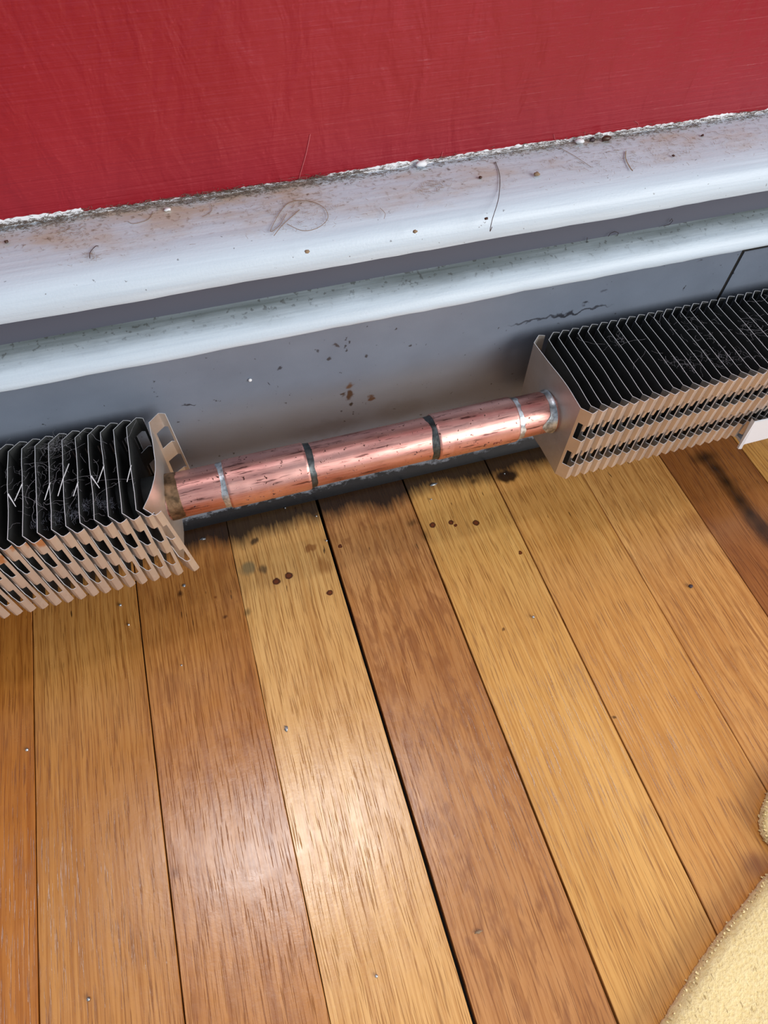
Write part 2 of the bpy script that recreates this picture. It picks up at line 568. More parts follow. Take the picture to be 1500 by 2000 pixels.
prism('trim_2', [(6.2, 152.9), (2.0, 151.4), (-3.0, 149.6), (-6.6, 147.0), (-8.3, 144.0), (-8.5, 142.0), (-8.1, 141.3), (6.2, 140.2)],
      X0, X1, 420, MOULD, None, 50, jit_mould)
tag(bpy.data.objects['trim_2'], 'narrow white moulding with dust and painted shade on top', kind='structure')
tag(prism('baseboard_back', [(30, 0), (6.2, 0), (6.2, 174.5), (30, 174.5)], X0, X1, 1, GREYB), 'grey painted baseboard behind the moulding', kind='structure')

# floor: dark subfloor with oak boards
V, Fc = [], []
box(V, Fc, (X0, -900, -40), (X1, 30, -9))
floor = tag(make('floor', V, Fc, SUB), 'varnished oak strip floor with dark gaps between the boards', kind='structure')
W = 57.04
SEAM0 = -136.9
tones = {-1: (186, 120, 52), 0: (194, 136, 70), 1: (188, 128, 66), 2: (228, 178, 108), 3: (196, 140, 82), 4: (226, 174, 98), 5: (218, 162, 90), 6: (214, 158, 90), 7: (156, 100, 52), 8: (218, 162, 88)}
figure = {-1: 0.3, 1: 0.55, 3: 1.0, 6: 0.5, 7: 0.5}
gaps = {0: 0.5, 1: 0.7, 2: 0.35, 3: 1.9, 4: 1.1, 5: 0.55, 6: 0.4, 7: 0.5}
rng = random.Random(4)
for i in range(-8, 14):
    xa = SEAM0 + W * i + gaps.get(i, 0.5) * 0.5
    xb = SEAM0 + W * (i + 1) - gaps.get(i + 1, 0.5) * 0.5
    top = rng.uniform(-0.25, 0.25) if i not in (2, 3) else (0.2 if i == 2 else -0.1)
    c = 0.25
    ya, yb = -860.0, 5.0
    n = 40
    V, Fc = [], []
    for s in range(n + 1):
        y = ya + (yb - ya) * s / n
        jl = noise.noise(Vector((i * 9.1, y * 0.02, 0))) * 0.22
        jr = noise.noise(Vector((i * 9.1 + 57, y * 0.02, 4))) * 0.22
        V += [(xa + jl, y, -9), (xa + jl, y, top - c), (xa + c + jl, y, top), (xb - c + jr, y, top), (xb + jr, y, top - c), (xb + jr, y, -9)]
    for s in range(n):
        for k in range(5):
            Fc.append((s * 6 + k, s * 6 + k + 1, s * 6 + 7 + k, s * 6 + 6 + k))
    Fc.append((0, 1, 2, 3, 4, 5))
    Fc.append(tuple(n * 6 + k for k in range(6)))
    p = make('plank', V, Fc, WOOD, floor)
    t = tones.get(i) or rng.choice([(170, 106, 48), (200, 145, 72), (160, 98, 46), (190, 130, 62)])
    p.color = lin(t)
    p['figure'] = figure.get(i, 0.12)

# grey back panels with a rolled foot
PP = [(4.6, 149), (4.6, 16), (4.2, 12.5), (3.0, 9.2), (1.4, 6.2), (0.3, 3.2), (0.0, 0.05), (1.2, 0.05), (1.6, 3.2), (2.6, 5.8), (4.2, 8.8), (5.4, 12.5), (5.8, 16), (5.8, 149)]
tag(prism('heater_back_panel', PP, X0, 278.2, 60, PANEL, None, 50), 'scuffed grey metal heater back panel behind the copper pipe', 'heater panel')
PP2 = [(y, (z if z < 100 else 128.4)) for y, z in PP]
tag(prism('heater_back_panel', PP2, 280.4, X1, 40, PANEL, None, 50), 'grey metal heater back panel beyond the black seam behind the fins', 'heater panel')
V, Fc = [], []
box(V, Fc, (278.3, 5.0, 20), (280.3, 6.1, 139))
box(V, Fc, (280.3, 5.0, 128.5), (X1, 6.1, 139))  # added black strips painting the dark of the open seams
sg_ = make('seam_gap_shade', V, Fc, SUB, [o for o in bpy.data.objects if o.name.startswith('heater_back_panel')][-1])
sg_['label'] = 'black strip painted as seam gap shade'

# ------------------------------------------------------------------ heating element (soldered into one piece)
PY, PZ, PR, CR = -35.0, 82.2, 11.05, 12.0
ZL = [55.5, 66.0, 77.0, 87.2, 98.6, 108.0]
elem = bpy.data.objects.new('heating_element', None)
COL.objects.link(elem)
elem.location = (0.06, PY * MM, PZ * MM)
tag(elem, 'copper pipe soldered between two banks of thin aluminium fins above the floor', 'heating element')
EOFF = Vector((60.0, PY, PZ))


def rel(vs_):
    return [tuple(Vector(v) - EOFF) for v in vs_]


def fin_mesh(name, seed, tab=True, sliver=None, bend=None, round_front=False, gap_shade=True):
    rn = random.Random(seed)
    back = [(8.0, -6.0, 0), (6.6, -5.3, 1), (4.9, -4.8, 1), (3.2, -6.3, 1), (1.0, -8.5, 0), (0, -9.4, 0)]
    if round_front:
        front = [(0, -57.5, 0), (0.9, -58.5, 1), (2.6, -60.5, 1), (3.7, -61.9, 1), (4.7, -62.5, 1), (6.2, -61.9, 0), (7.4, -60.9, 0)]
    else:
        front = [(0, -57.5, 0), (0.9, -58.6, 1), (3.1, -61.5, 1), (3.8, -62.4, 1), (4.4, -62.5, 1), (6.3, -61.8, 0), (7.3, -61.3, 0)]
    wa, wb, wc = rn.uniform(0, 9), rn.uniform(0, 9), rn.uniform(0.15, 0.4)
    plate = []
    for k in range(1, 10):
        plate.append((0.0, -9.4 - 48.1 * k / 10, 0))
    prof = back + plate + front
    bm = bmesh.new()
    grid = []
    for (x, y, s) in prof:
        colv = []
        for z in ZL:
            damp = max(0.0, min(1.0, (y + 58) / 12.0, (-9 - y) / 12.0))
            wv = wc * math.sin((y + 33) * 0.09 + wa) + 0.25 * noise.noise(Vector((y * 0.12, z * 0.05, wb)))
            xx, yy, zz = x + wv * damp, y, z
            if bend:
                xx, yy, zz = bend(xx, yy, zz)
            colv.append(bm.verts.new((xx * MM, (yy - PY) * MM, (zz - PZ) * MM)))
        grid.append(colv)
    for a in range(len(prof) - 1):
        for b in range(len(ZL) - 1):
            if b in (1, 3) and prof[a][2] == 1:
                continue
            bm.faces.new((grid[a][b], grid[a + 1][b], grid[a + 1][b + 1], grid[a][b + 1]))
    def quad(pts):
        vs_ = [bm.verts.new((p[0] * MM, (p[1] - PY) * MM, (p[2] - PZ) * MM)) for p in pts]
        return bm.faces.new(vs_)
    if tab:
        for zt, h in ((98.6, 5.0), (77.0, 4.6)):
            P = [(3.2, -61.2, zt), (4.3, -61.6, zt), (4.3, -61.0, zt - h), (3.2, -60.6, zt - h)]
            if bend:
                P = [bend(*q) for q in P]
            quad(P)
    if sliver:
        for (y0, dx, dy, dz) in sliver:
            fs = quad([(0.0, y0, 108), (0.5, y0 + 0.4, 108), (dx + 0.3, y0 + dy, 108 + dz), (dx, y0 + dy, 108 + dz)])
            fs.material_index = 2
    bm.normal_update()
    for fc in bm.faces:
        if gap_shade and fc.calc_center_median().y * 1000 + PY > -58.0 and abs(fc.normal.z) < 0.7:
            fc.material_index = 1  # inner plates take the painted gap shade
    n0 = len(bm.faces)
    bmesh.ops.solidify(bm, geom=bm.faces[:], thickness=0.24 * MM)
    for fc in bm.faces:
        if min(e.calc_length() for e in fc.edges) < 0.45 * MM and fc.calc_area() < 0.5e-6 * 30 and len(fc.verts) == 4:
            ls = sorted(e.calc_length() for e in fc.edges)
            if ls[1] < 0.62 * MM:
                fc.material_index = 2  # rims take the painted shine
    bmesh.ops.recalc_face_normals(bm, faces=bm.faces)
    bm.normal_update()
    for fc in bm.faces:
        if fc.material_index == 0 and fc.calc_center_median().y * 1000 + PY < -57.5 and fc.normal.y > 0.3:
            fc.material_index = 1  # inward flange faces take the painted gap shade too
    me = bpy.data.meshes.new(name)
    for p in bm.faces:
        p.smooth = True
    bm.to_mesh(me)
    bm.free()
    me.set_sharp_from_angle(angle=math.radians(38))
    for m_ in (FIN, FIN_SHADE, FINE):
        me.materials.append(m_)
    return me


def put_fin(me, x, rz=0.0):
    o = bpy.data.objects.new('fin', me)
    COL.objects.link(o)
    o.parent = elem
    o.location = ((x - EOFF.x) * MM, 0, 0)
    o.rotation_euler = (0, 0, rz)
    return o


rng = random.Random(11)
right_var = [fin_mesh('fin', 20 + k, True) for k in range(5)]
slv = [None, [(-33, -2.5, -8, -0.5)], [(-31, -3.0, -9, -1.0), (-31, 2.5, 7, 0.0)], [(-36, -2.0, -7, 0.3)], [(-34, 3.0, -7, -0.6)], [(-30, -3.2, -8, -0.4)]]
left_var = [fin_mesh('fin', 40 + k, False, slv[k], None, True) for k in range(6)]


def bend_right(x, y, z):
    t = max(0.0, min(1.0, (y + 40) / 31.0))
    return (x - 2.2 * t - (0.8 * (z - 56) / 52) * t, y, z)


def bend_left(x, y, z):
    t = max(0.0, min(1.0, (-34 - y) / 23.5))
    zt = (z - 56) / 52
    x2 = x + (-7.4 * zt - 2.6 * (1 - zt)) * t * t
    if y > -10:
        x2 += 1.2 * (1 - zt) * (-10 - y) * -0.45
    return (x2, y, z)


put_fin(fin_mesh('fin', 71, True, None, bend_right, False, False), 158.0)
x = 163.4
for k in range(44):
    put_fin(right_var[k % 5], x, rng.uniform(-0.003, 0.003))
    x += 5.62 + rng.uniform(-0.1, 0.1)
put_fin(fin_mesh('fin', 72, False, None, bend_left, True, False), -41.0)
x = -51.3
for k in range(44):
    put_fin(left_var[(k * 5 + 1) % 6], x, rng.uniform(-0.004, 0.004))
    x -= 5.75 + rng.uniform(-0.1, 0.1)


def tube(name, x0, x1, rfun, mat, parent, n=48, m=None, smooth=40, eoff=True, jx=None):
    """lathe about the pipe axis; rfun(x) radius; jx(end, angle) shifts the two ends"""
    m = m or max(2, int((x1 - x0) / 1.5))
    V, Fc = [], []
    for i in range(m + 1):
        for k in range(n):
            a = 2 * math.pi * k / n
            xa = x0 + (jx(0, a) if jx else 0)
            xb = x1 + (jx(1, a) if jx else 0)
            xx = xa + (xb - xa) * i / m
            rr = rfun(i / m, a)
            V.append((xx, PY + rr * math.cos(a), PZ + rr * math.sin(a)))
    for i in range(m):
        for k in range(n):
            l = (k + 1) % n
            Fc.append((i * n + k, i * n + l, (i + 1) * n + l, (i + 1) * n + k))
    Fc.append(tuple(range(n)))
    Fc.append(tuple(m * n + k for k in range(n)))
    return make(name, rel(V), Fc, mat, parent, smooth)


tube('copper_pipe', -310, 420, lambda t, a: PR, COPPER, elem, m=120)
elem.children[-1]['label'] = 'worn copper pipe'
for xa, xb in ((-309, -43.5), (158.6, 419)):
    tube('fin_collar_sleeve', xa, xb, lambda t, a: PR + 0.5, FIN_SHADE, elem, m=3)  # sleeves reuse the aluminium with shade painted in


def coupling(x0, x1, dimples, seed):
    L = x1 - x0

    def rf(t, a):
        xx = t * L
        e = min(xx, L - xx)
        rr = CR - 0.35 * max(0, 1 - e / 0.9) ** 2
        for dx, da in dimples:
            q = ((xx - dx) / 0.7) ** 2 + (((a - da + math.pi) % (2 * math.pi) - math.pi) / 0.55) ** 2
            rr -= 0.22 * math.exp(-q)
        return rr + 0.04 * noise.noise(Vector((xx * 0.2, a * 2, seed)))
    return tube('pipe_coupling', x0, x1, rf, COPPER2, elem, m=70)


c1 = coupling(-13.4, 26.2, [(19.5, math.radians(200))], 1.0)
c2 = coupling(92.6, 136.4, [(7.5, math.radians(195))], 5.0)
c1['label'] = 'copper coupling with a dimpled stop'
c2['label'] = 'copper coupling with a stamped mark'


def ring(x0, x1, mat, parent, seed, amp, rise=0.34, name='solder_ring'):
    def jx(end, a):
        nn = noise.noise(Vector((math.cos(a) * 1.3, math.sin(a) * 1.3, seed)))
        n2 = noise.noise(Vector((math.cos(a) * 3.3, math.sin(a) * 3.3, seed + 4)))
        return (amp[end]) * (nn * 1.2 + n2 * 0.5)
    flip = amp[0] > amp[1]
    return tube(name, x0, x1, lambda t, a: PR + 0.06 + rise * ((t if flip else 1 - t) ** 1.6) * 0.95, mat, parent, n=72, m=6, jx=jx, smooth=70)


ring(-16.2, -13.3, SOLDER, c1, 2.0, (1.3, 0))
ring(26.0, 29.2, FLUX, c1, 6.0, (0, 1.0))
ring(89.4, 92.8, FLUX, c2, 9.0, (1.2, 0))
ring(136.2, 139.4, SOLDER, c2, 13.0, (0, 2.2))


def splash(x0, x1, mat, seed):
    """solder run over the pipe where it enters the end fin, wide at the front and ragged"""
    def jx(end, a):
        if end == 1:
            return 0
        q = math.exp(-(((a - math.radians(172) + math.pi) % (2 * math.pi) - math.pi) / 0.42) ** 2)
        nn = noise.noise(Vector((math.cos(a) * 2, math.sin(a) * 2, seed)))
        return 1.6 - 4.6 * q + nn * 1.1
    return tube('solder_splash', x0, x1, lambda t, a: PR + 0.12 + 0.7 * t ** 3, mat, elem, n=90, m=8, jx=jx, smooth=70)


splash(152.3, 157.0, SOLDER, 3.0)['label'] = 'bright silver solder run'
tube('pipe_collar', -41.6, -35.2, lambda t, a: PR + 0.42 - 0.25 * t + 0.12 * noise.noise(Vector((math.cos(a) * 3, math.sin(a) * 3, t * 4))), BRASS, elem, n=72, m=8, smooth=60,
     jx=lambda e, a: 0 if e == 0 else 0.8 * noise.noise(Vector((math.cos(a) * 2.5, math.sin(a) * 2.5, 8))))['label'] = 'tarnished brown collar'

# stamped letters on the coupling
tc = bpy.data.curves.new('stamp', 'FONT')
tc.body = 'EPC'
tc.size = 2.6
tc.space_character = 1.05
tc.align_x = 'CENTER'
tc.align_y = 'CENTER'
tc.extrude = 0.05
tc.resolution_u = 3
to = bpy.data.objects.new('stamp', tc)
COL.objects.link(to)
bpy.context.view_layer.update()
dg = bpy.context.evaluated_depsgraph_get()
tm = bpy.data.meshes.new_from_object(to.evaluated_get(dg))
bpy.data.objects.remove(to)
a0 = math.radians(186)
for v in tm.vertices:
    a = a0 - v.co.y / CR
    rr = CR + 0.02 + v.co.z
    v.co = (Vector((124.0 + v.co.x * 1.15, PY + rr * math.cos(a), PZ + rr * math.sin(a))) - EOFF) * MM
STAMP = plain('stamp_relief_copper', (150, 92, 92), 0.4, 1.0)
st = link('stamped_mark', tm, STAMP, c2)

# ------------------------------------------------------------------ white support bracket at the fins
V, Fc = [], []
by = -66.0
outl = [(270.8, 71.0), (330, 68.6), (330, 49.6), (276.4, 51.9), (274.6, 47.8), (272.9, 47.8)]
n = len(outl)
V = [(x, by, z) for x, z in outl] + [(x, by + 0.9, z) for x, z in outl]
Fc = [tuple(range(n)), tuple(range(n, 2 * n))] + [(i, (i + 1) % n, n + (i + 1) % n, n + i) for i in range(n)]
br = bpy.data.objects.new('support_bracket', None)
COL.objects.link(br)
br.location = (0.3, -0.03, 0.05)
tag(br, 'white enamelled metal bracket holding the fins beside the black seam', 'bracket')
BO = Vector((300, -30, 50))


def brp(name, V, Fc, mat, lab=None):
    o = make(name, [tuple(Vector(v) - BO) for v in V], Fc, mat, br)
    if lab:
        o['label'] = lab
    return o


brp('front_plate', V, Fc, WHITEM)
V = [(270.8, by, 71.0), (268.3, by + 0.6, 74.2), (272.9, by + 0.2, 47.6), (274.8, by - 0.4, 47.6)]
V = [(x, y - 0.5, z) for x, y, z in V] + [(x, y + 0.6, z) for x, y, z in V]
V[1] = (268.0, by - 1.6, 74.4)
brp('edge_lip', V, [(0, 1, 2, 3), (4, 5, 6, 7), (0, 1, 5, 4), (1, 2, 6, 5), (2, 3, 7, 6), (3, 0, 4, 7)], WHITEM)
V, Fc = [], []
box(V, Fc, (275.5, by + 0.9, 49.0), (293, 4.6, 50.6))
brp('cradle_arm', V, Fc, WHITEM)

# ------------------------------------------------------------------ yellow cloth
def smooth_closed(pts, it=3):
    for _ in range(it):
        q = []
        for i, p in enumerate(pts):
            a, b = Vector(p), Vector(pts[(i + 1) % len(pts)])
            q += [tuple(a * 0.75 + b * 0.25), tuple(a * 0.25 + b * 0.75)]
        pts = q
    return pts


def resample(pts, n):
    P = [Vector(p) for p in pts] + [Vector(pts[0])]
    L = [0.0]
    for i in range(len(P) - 1):
        L.append(L[-1] + (P[i + 1] - P[i]).length)
    out, j = [], 0
    for k in range(n):
        s = L[-1] * k / n
        while L[j + 1] < s:
            j += 1
        t = (s - L[j]) / max(1e-9, L[j + 1] - L[j])
        out.append(P[j].lerp(P[j + 1], t))
    return out


def cloth_lobe(name, outline, thick, z0, seed, parent, n=420):
    O = resample(smooth_closed(outline), n)
    c = sum(O, Vector((0, 0))) / n
    steps = [(0.0, 0.0), (-0.9, 0.22), (-1.0, 0.5), (-0.2, 0.78), (1.4, 0.93), (4.0, 1.0)]
    V, Fc = [], []
    rows = 0
    nr = []
    for i in range(n):
        t = (O[(i + 1) % n] - O[i - 1]).normalized()
        nr.append(Vector((-t.y, t.x)))
    ar = sum(O[i].x * O[(i + 1) % n].y - O[(i + 1) % n].x * O[i].y for i in range(n))
    sg = 1 if ar > 0 else -1
    for ins, hz in steps:
        for i in range(n):
            p = O[i] + nr[i] * sg * ins
            r1 = 0.9 * noise.noise(Vector((p.x * 0.45, p.y * 0.45, seed))) + 0.5 * noise.noise(Vector((p.x * 1.3, p.y * 1.3, seed)))
            p = p - nr[i] * sg * r1 * 0.7
            V.append((p.x, p.y, z0 + thick * hz + (0.5 * noise.noise(Vector((p.x * 0.3, p.y * 0.3, seed + 2))) if hz > 0.6 else 0)))
        rows += 1
    for q in range(1, 26):
        t = q / 26.0
        for i in range(n):
            p = (O[i] + nr[i] * sg * 4.0).lerp(c, t)
            z = z0 + thick + 1.4 * noise.noise(Vector((p.x * 0.035, p.y * 0.035, seed))) * min(1, t * 8) + 0.35 * noise.noise(Vector((p.x * 0.5, p.y * 0.5, seed + 5)))
            V.append((p.x, p.y, z))
        rows += 1
    for a in range(rows - 1):
        for i in range(n):
            l = (i + 1) % n
            Fc.append((a * n + i, a * n + l, (a + 1) * n + l, (a + 1) * n + i))
    Fc.append(tuple((rows - 1) * n + i for i in range(n)))
    Fc.append(tuple(range(n)))
    return make(name, V, Fc, CLOTH, parent, 80), O, nr, sg


main = [(42, -331), (105, -298), (142, -279), (159, -272.5), (179, -264), (190, -261), (215, -262), (330, -300), (330, -520), (40, -520)]
cl, O, NR, SG = cloth_lobe('towel', main, 8.0, 0.3, 1.0, None)
tag(cl, 'pale yellow terry towel lying on the oak floor', 'towel')
fold = [(192, -255), (190, -246), (197, -237.5), (215, -226), (330, -236), (330, -310), (235, -282), (200, -262)]
fo, O2, NR2, SG2 = cloth_lobe('folded_corner', fold, 6.5, 0.3, 4.0, cl, 260)
rn = random.Random(8)
lines = []
for OO, NN, SS, zt in ((O, NR, SG, 8.3), (O2, NR2, SG2, 6.6)):
    for k in range(2600):
        j = rn.randrange(len(OO))
        p = OO[j]
        if p.x > 262 or p.y < -345:
            continue
        hz = rn.uniform(0.15, 1.0) * zt
        o3 = Vector((p.x, p.y)) - NN[j] * SS * rn.uniform(0.0, 0.6)
        e = o3 - NN[j] * SS * rn.uniform(0.05, 0.4) + Vector((rn.uniform(-0.6, 0.6), rn.uniform(-0.6, 0.6)))
        m_ = (o3 + e) / 2
        lines.append(([(o3.x, o3.y, hz), (m_.x, m_.y, hz + rn.uniform(0, 0.8)), (e.x, e.y, hz + rn.uniform(-0.3, 0.5))], rn.uniform(0.25, 0.5)))
pile = strands('terry_pile', lines, CLOTH, cl)
pile['kind'] = 'stuff'

# ------------------------------------------------------------------ paint edge, lint, hairs
# ragged white paint line left on the wall just above the ledge
V, Fc = [], []
n = 900
xa, xb = -330.0, 560.0
for i in range(n + 1):
    x = xa + (xb - xa) * i / n
    wl = 2.6 if x < -40 else (0.7 if x < 60 else 1.5)
    wl += 1.1 * noise.noise(Vector((x * 0.05, 2, 0))) + 0.8 * noise.noise(Vector((x * 0.4, 5, 0))) + 0.4 * noise.noise(Vector((x * 1.6, 8, 0)))
    wl = max(0.5, wl)
    V += [(x, YW - 0.05, 187.5), (x, YW - 1.0, 188.2), (x, YW - 0.55, 188.4 + wl * 0.8), (x, YW + 0.1, 188.6 + wl)]
for i in range(n):
    for k in range(3):
        Fc.append((i * 4 + k, i * 4 + k + 1, i * 4 + 5 + k, i * 4 + 4 + k))
tag(make('trim_3', V, Fc, CHIP, None, 60), 'ragged line of old white paint between wall and ledge', kind='structure')

rn = random.Random(21)
lines = []
dens = [(-330, 0.5), (-120, 1.0), (-62, 1.0), (-20, 0.85), (20, 1.0), (62, 0.9), (86, 0.4), (150, 0.5), (200, 0.6), (330, 0.5), (540, 0.4)]


def dn(x):
    for (a, u), (b, v) in zip(dens, dens[1:]):
        if a <= x <= b:
            return u + (v - u) * (x - a) / (b - a)
    return 0.3


for k in range(15000):
    x = rn.uniform(-300, 520)
    if rn.random() > dn(x):
        continue
    y = YW - abs(rn.gauss(0, 2.2)) - 0.5
    z = 188.3 + abs(rn.gauss(0, 0.7)) + (0.8 if y > YW - 2 else 0)
    L = rn.uniform(0.6, 3.2)
    a = rn.uniform(0, 6.28)
    pts = []
    for s in range(4):
        pts.append((x, min(y, YW - 0.3), max(z, 188.2)))
        a += rn.uniform(-0.9, 0.9)
        x += math.cos(a) * L / 3
        y += math.sin(a) * L / 3 * 0.5
        z += rn.uniform(-0.3, 0.3)
    lines.append((pts, rn.uniform(0.04, 0.10)))
tag(strands('lint_line', lines, LINT), 'grey and brown lint packed along the back of the ledge', 'lint', kind='stuff')


def ledge_z(y):
    return 187.6 + (y - 4) * 0.04 + 0.35


def hair(name, pix, mat, rad, label, group, wall=False):
    P = []
    for px, py in pix:
        if wall:
            p = on_y(px, py, YW - 0.35)
        else:
            p = on_z(px, py, 188.2)
            p.z = ledge_z(p.y)
        P.append(p)
    out = []
    m = len(P)
    for i in range(m - 1):
        p0, p1, p2, p3 = P[max(i - 1, 0)], P[i], P[i + 1], P[min(i + 2, m - 1)]
        for s in range(6):
            t = s / 6
            out.append(tuple(0.5 * ((2 * p1) + (p2 - p0) * t + (2 * p0 - 5 * p1 + 4 * p2 - p3) * t * t + (3 * p1 - p0 - 3 * p2 + p3) * t ** 3)))
    out.append(tuple(P[-1]))
    o = strands(name, [(out, rad)], mat)
    return tag(o, label, 'hair', group)


hair('hair', [(967, 318), (976, 345), (974, 385), (962, 425), (958, 446), (962, 438)], HAIRD, 0.16, 'long dark hair lying across the white ledge with a curled tip', None)
hair('hair', [(560, 417), (545, 440), (528, 448), (560, 400), (600, 393), (632, 405), (640, 425), (620, 443), (590, 448), (560, 436)], HAIRL, 0.13, 'looped tan hair coiled on the white ledge', None)
hair('hair', [(535, 458), (550, 440), (568, 424), (585, 410)], HAIRL, 0.15, 'short thick tan hair beside the coiled loop on the ledge', None)
hair('hair', [(175, 503), (176, 492), (186, 481), (192, 480)], HAIRD, 0.14, 'short dark bent hair beside a tan crumb on the ledge', None)
hair('hair', [(300, 415), (290, 430), (262, 438), (250, 434)], HAIRL, 0.10, 'thin hair curved below the chipped paint line on the ledge', 'thin hairs on the ledge')
hair('hair', [(1222, 296), (1222, 310), (1230, 325), (1236, 332)], HAIRL, 0.22, 'thick tan fibre curved on the ledge near the seed husk', None)
hair('hair', [(412, 400), (414, 412), (405, 420), (395, 424)], HAIRL, 0.10, 'thin hooked hair on the ledge beside the white paint flake', 'thin hairs on the ledge')
hair('hair', [(742, 405), (752, 415), (750, 425)], HAIRL, 0.10, 'very short thin hair on the ledge beside the coiled loop', 'thin hairs on the ledge')
hair('hair', [(1090, 290), (1120, 305), (1155, 326)], HAIRL, 0.10, 'thin nearly straight hair on the ledge by the ochre crumb', 'thin hairs on the ledge')
WALLH = plain('pink_fibre', (214, 120, 124), 0.6)  # even pink colour for the fibres on the wall
hair('hair', [(606, 262), (598, 300), (588, 335), (582, 358)], WALLH, 0.12, 'long pale fibre standing against the red wall', None, True)
hair('hair', [(865, 296), (862, 306), (860, 314)], WALLH, 0.10, 'short pale fibre on the red wall beside the blistered paint lump', 'short fibres on the wall', True)
hair('hair', [(1240, 236), (1247, 242), (1243, 252)], WALLH, 0.10, 'curled pale fibre on the red wall past the seed husk', 'short fibres on the wall', True)
hair('hair', [(1082, 262), (1084, 272), (1087, 280)], WALLH, 0.10, 'short pale fibre on the red wall beside the white paint flake', 'short fibres on the wall', True)
hair('hair', [(1295, 240), (1288, 248), (1284, 254)], WALLH, 0.10, 'slanting pale fibre on the red wall past the curled one', 'short fibres on the wall', True)


def band_hair(pix, label):
    P = [on_y(px, py, 4.8) for px, py in pix]
    return tag(strands('hair', [([tuple(p) for p in P], 0.15)], HAIRD), label, 'hair')


band_hair([(1141, 483), (1146, 474), (1147, 464)], 'short straight dark hair rising behind the narrow moulding')
band_hair([(1188, 462), (1192, 456), (1201, 452), (1208, 455), (1206, 460)], 'dark hair arched behind the narrow moulding')
band_hair([(1296, 442), (1308, 438), (1314, 431), (1312, 427), (1308, 433)], 'dark hair with a small hooked loop behind the narrow moulding')

# fine lint and fibres on the ledge
rn = random.Random(5)
lines = []
for cx, cy, sx, sy, cnt in ((590, 410, 55, 26, 260), (850, 362, 22, 9, 120), (130, 455, 24, 9, 110), (1160, 310, 70, 22, 260), (1290, 290, 60, 18, 160), (700, 380, 300, 40, 160), (200, 470, 180, 40, 100), (1430, 270, 60, 14, 90), (178, 497, 7, 5, 40)):
    for k in range(cnt):
        p = on_z(rn.gauss(cx, sx), rn.gauss(cy, sy), 188.2)
        if not (-3 < p.y < YW - 1):
            continue
        a = rn.uniform(0, 6.28)
        L = rn.uniform(0.3, 2.6)
        pts = []
        for s in range(4):
            pts.append((p.x, p.y, ledge_z(p.y) + 0.05))
            a += rn.uniform(-0.6, 0.6)
            p = p + Vector((math.cos(a), math.sin(a), 0)) * L / 3
        lines.append((pts, rn.uniform(0.025, 0.06)))
tag(strands('ledge_fluff', lines, HAIRL), 'thin tan fluff scattered over the white ledge', 'fluff', kind='stuff')

# ------------------------------------------------------------------ cobwebs on the fins
def web(name, seed, clusters, label, x_lo, x_hi, n_long):
    rn = random.Random(seed)
    lines = []
    for px, py, sx, sy, cnt in clusters:
        for k in range(cnt):
            p = on_z(rn.gauss(px, sx), rn.gauss(py, sy), 108.8)
            if not (-58 < p.y < -6 and x_lo < p.x < x_hi):
                continue
            a = rn.uniform(0, 6.28)
            if rn.random() < 0.45:
                continue
            L = rn.uniform(2, 8)
            pts = []
            for s in range(5):
                pts.append((p.x, p.y, 108.5 + abs(rn.gauss(0, 0.5))))
                a += rn.uniform(-1.0, 1.0)
                p = p + Vector((math.cos(a), math.sin(a), 0)) * L / 4
            lines.append((pts, rn.uniform(0.01, 0.022)))
    for k in range(n_long):
        x, y = rn.uniform(x_lo + 5, x_hi - 5), rn.uniform(-55, -10)
        a = rn.uniform(0, 6.28)
        pts = []
        for s in range(8):
            pts.append((x, y, 108.5 + abs(rn.gauss(0, 0.35))))
            a += rn.uniform(-0.45, 0.45)
            x += math.cos(a) * 2.2
            y = max(-58, min(-7, y + math.sin(a) * 2.2))
        lines.append((pts, rn.uniform(0.018, 0.035)))
    return tag(strands(name, lines, WEB), label, 'cobweb', kind='stuff')


web('cobweb', 3, [(105, 868, 10, 9, 90), (70, 900, 40, 40, 60), (130, 940, 60, 40, 70), (60, 985, 50, 30, 40)], 'pale cobweb and fluff on the fins beside the torn fin edges', -104, -46, 16)
web('cobweb', 6, [(1210, 660, 6, 7, 40), (1375, 640, 40, 18, 80), (1400, 700, 40, 9, 110), (1465, 640, 14, 18, 50), (1330, 710, 15, 5, 30)], 'pale cobweb strands on the fins beside the white bracket', 162, 300, 16)

# lint clumps caught between fins
rn = random.Random(31)
LF = plain('blue_grey_fluff', (150, 154, 168), 0.9)
lines = []
for px, py in ((75, 1025), (105, 1015), (140, 1005), (165, 990), (190, 985), (215, 985)):
    for k in range(60):
        p = on_z(rn.gauss(px, 7), rn.gauss(py, 5), 103)
        a = rn.uniform(0, 6.28)
        pts = []
        z = 103 + rn.gauss(0, 1.2)
        for s in range(4):
            pts.append((p.x, max(-57, p.y), z))
            a += rn.uniform(-1, 1)
            p = p + Vector((math.cos(a) * 0.5, math.sin(a) * 0.9, 0))
            z += rn.uniform(-0.4, 0.4)
        lines.append((pts, rn.uniform(0.02, 0.04)))
tag(strands('fluff_clumps', lines, LF), 'soft grey fluff caught between the fins above the slotted flanges', 'fluff', kind='stuff')

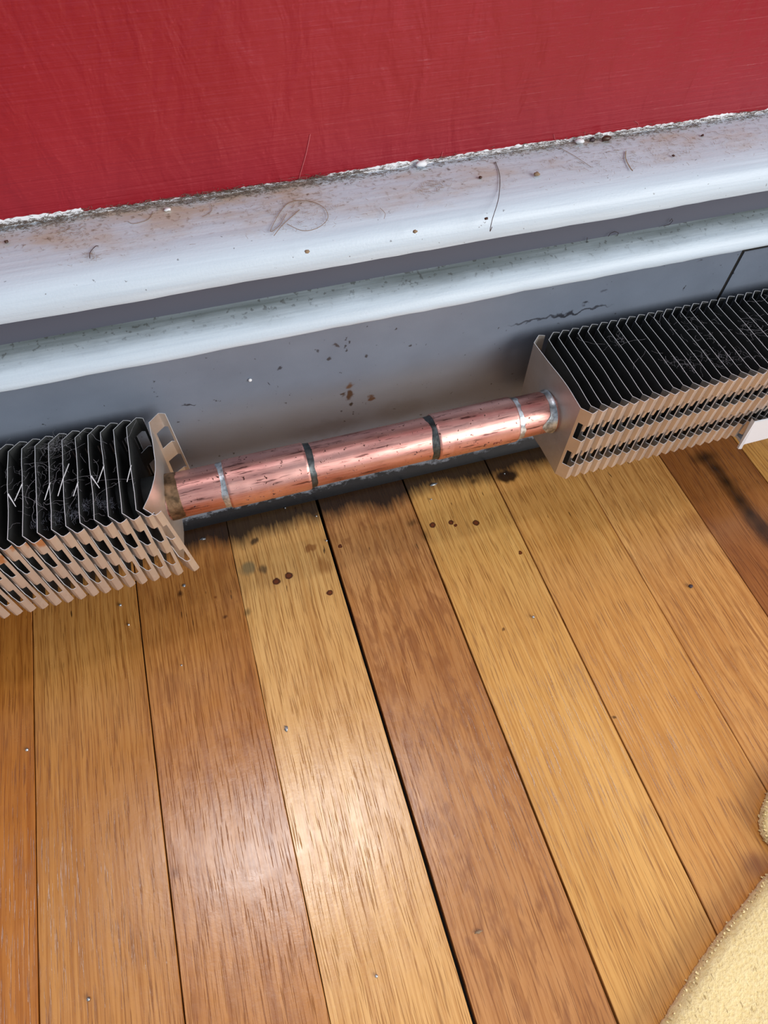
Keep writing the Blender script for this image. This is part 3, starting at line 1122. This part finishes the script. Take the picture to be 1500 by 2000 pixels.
# ------------------------------------------------------------------ beads, flakes and crumbs
G = 'solder beads on the oak floor'
for k, (px, py, rr, lab) in enumerate((
        (236, 1183, 0.85, 'solder bead on the brown board below the slotted fins, beside a smaller bead'),
        (252, 1221, 0.65, 'smaller solder bead on the brown board below the slotted fins'),
        (54, 1465, 0.8, 'solder bead beside the seam of the reddish board'),
        (1041, 1206, 0.85, 'solder bead on the yellowish board between two dark seams, away from the burn spots'),
        (735, 1906, 0.75, 'solder bead on the pale board near the widest gap'),
        (174, 1951, 0.85, 'solder bead on the brown board farthest from the fins'),
        (355, 1300, 0.5, 'tiny solder bead on the brown board next to the pale board'),
        (638, 1057, 0.6, 'tiny solder bead in the widest floor gap'),
        (557, 993, 0.55, 'tiny solder bead at the foot of the back panel by the pale board'),
        (618, 1009, 0.6, 'solder bead at the panel end of the widest gap'),
        (842, 976, 0.55, 'solder bead just below the silver flake'),
        (985, 926, 0.5, 'tiny solder bead on the dark round stain'))):
    p = on_z(px, py)
    b = bead('solder_bead', (p.x, p.y, 0.0 if k != 7 else 0.1), rr, rr, rr * 0.9, SOLDER, k, 0.15)
    tag(b, lab, 'bead', G)
p = on_y(488, 741, 4.6)
b = bead('solder_bead', (p.x, 4.0, p.z - 0.9), 0.95, 0.7, 0.95, CHIP, 3, 0.05)
tag(b, 'small white dot stuck on the grey back panel above the pipe', 'bead')

for k, (px, py, rx, ry, lab) in enumerate((
        (846, 947, 2.3, 0.9, 'shiny silver flake on the dark grime at the panel foot'),
        (397, 1053, 1.5, 0.9, 'silver flake on the dark boards below the collar'),
        (559, 1423, 0.8, 1.5, 'silver flake alone on the pale board'),
        (360, 1144, 1.0, 0.8, 'small silver flake beside a dark burn spot'))):
    p = on_z(px, py)
    tag(bead('solder_flake', (p.x, p.y, 0.0), rx, ry, 0.35, SOLDER, 50 + k, 0.9), lab, 'flake', 'silver flakes on the floor')
p = on_z(1348, 1146)
tag(bead('crumb', (p.x, p.y, 0), 1.4, 1.1, 0.8, CRUMB, 5, 0.6), 'dark purple crumb on the tan board', 'crumb')
p = on_z(934, 1820)
tag(bead('crumb', (p.x, p.y, -0.1), 1.8, 0.6, 0.4, HAIRL, 6, 0.6), 'tan splinter on the figured board beside the widest gap', 'crumb')


def on_ledge(px, py):
    p = on_z(px, py, 188.2)
    return (p.x, min(p.y, YW - 1.6), ledge_z(p.y) - 0.25)


tag(bead('paint_flake', on_ledge(1130, 282), 2.2, 1.3, 1.0, CHIP, 9, 0.7), 'white paint flake on the ledge beside the brown seed husk', 'flake')
tag(bead('paint_flake', on_ledge(328, 413), 1.5, 1.0, 0.6, CHIP, 10, 0.6), 'white paint flake alone at the front of the lint line', 'flake')
tag(bead('paint_flake', on_ledge(822, 328), 2.6, 1.3, 1.2, CHIP, 12, 0.5), 'blistered white paint lump on the ledge against the red wall', 'flake')
tag(bead('seed_husk', on_ledge(1182, 277), 2.4, 1.2, 1.1, SEED, 11, 0.2), 'glossy brown seed husk on the ledge against the wall', 'seed husk')
tag(bead('crumb', on_ledge(1155, 279), 1.3, 0.8, 0.8, CRUMB, 12, 0.7), 'dark crumb between the paint flake and the seed husk', 'crumb')
for k, (px, py, rr, m_, lab) in enumerate(((811, 449, 0.9, HAIRL, 'pale tan crumb near the front of the ledge below the fluff patch'), (599, 488, 1.0, HAIRL, 'tan crumb near the front edge of the ledge'),
                                       (1048, 342, 1.3, HAIRL, 'ochre crumb on the ledge between two lint patches'), (950, 424, 0.8, SEED, 'dark brown crumb beside the long dark hair'),
                                       (938, 348, 0.8, SEED, 'brown crumb on the ledge near the top of the long dark hair'), (1315, 304, 0.7, SEED, 'dark crumb alone on the ledge past the seed husk'),
                                       (14, 475, 0.8, SEED, 'dark crumb on the ledge below the chipped paint line'), (1371, 267, 0.7, SEED, 'reddish crumb on the ledge under the clean caulk line'))):
    tag(bead('crumb', on_ledge(px, py), rr, rr * 0.8, rr * 0.6, m_, 60 + k, 0.6), lab, 'crumb', 'crumbs on the ledge')
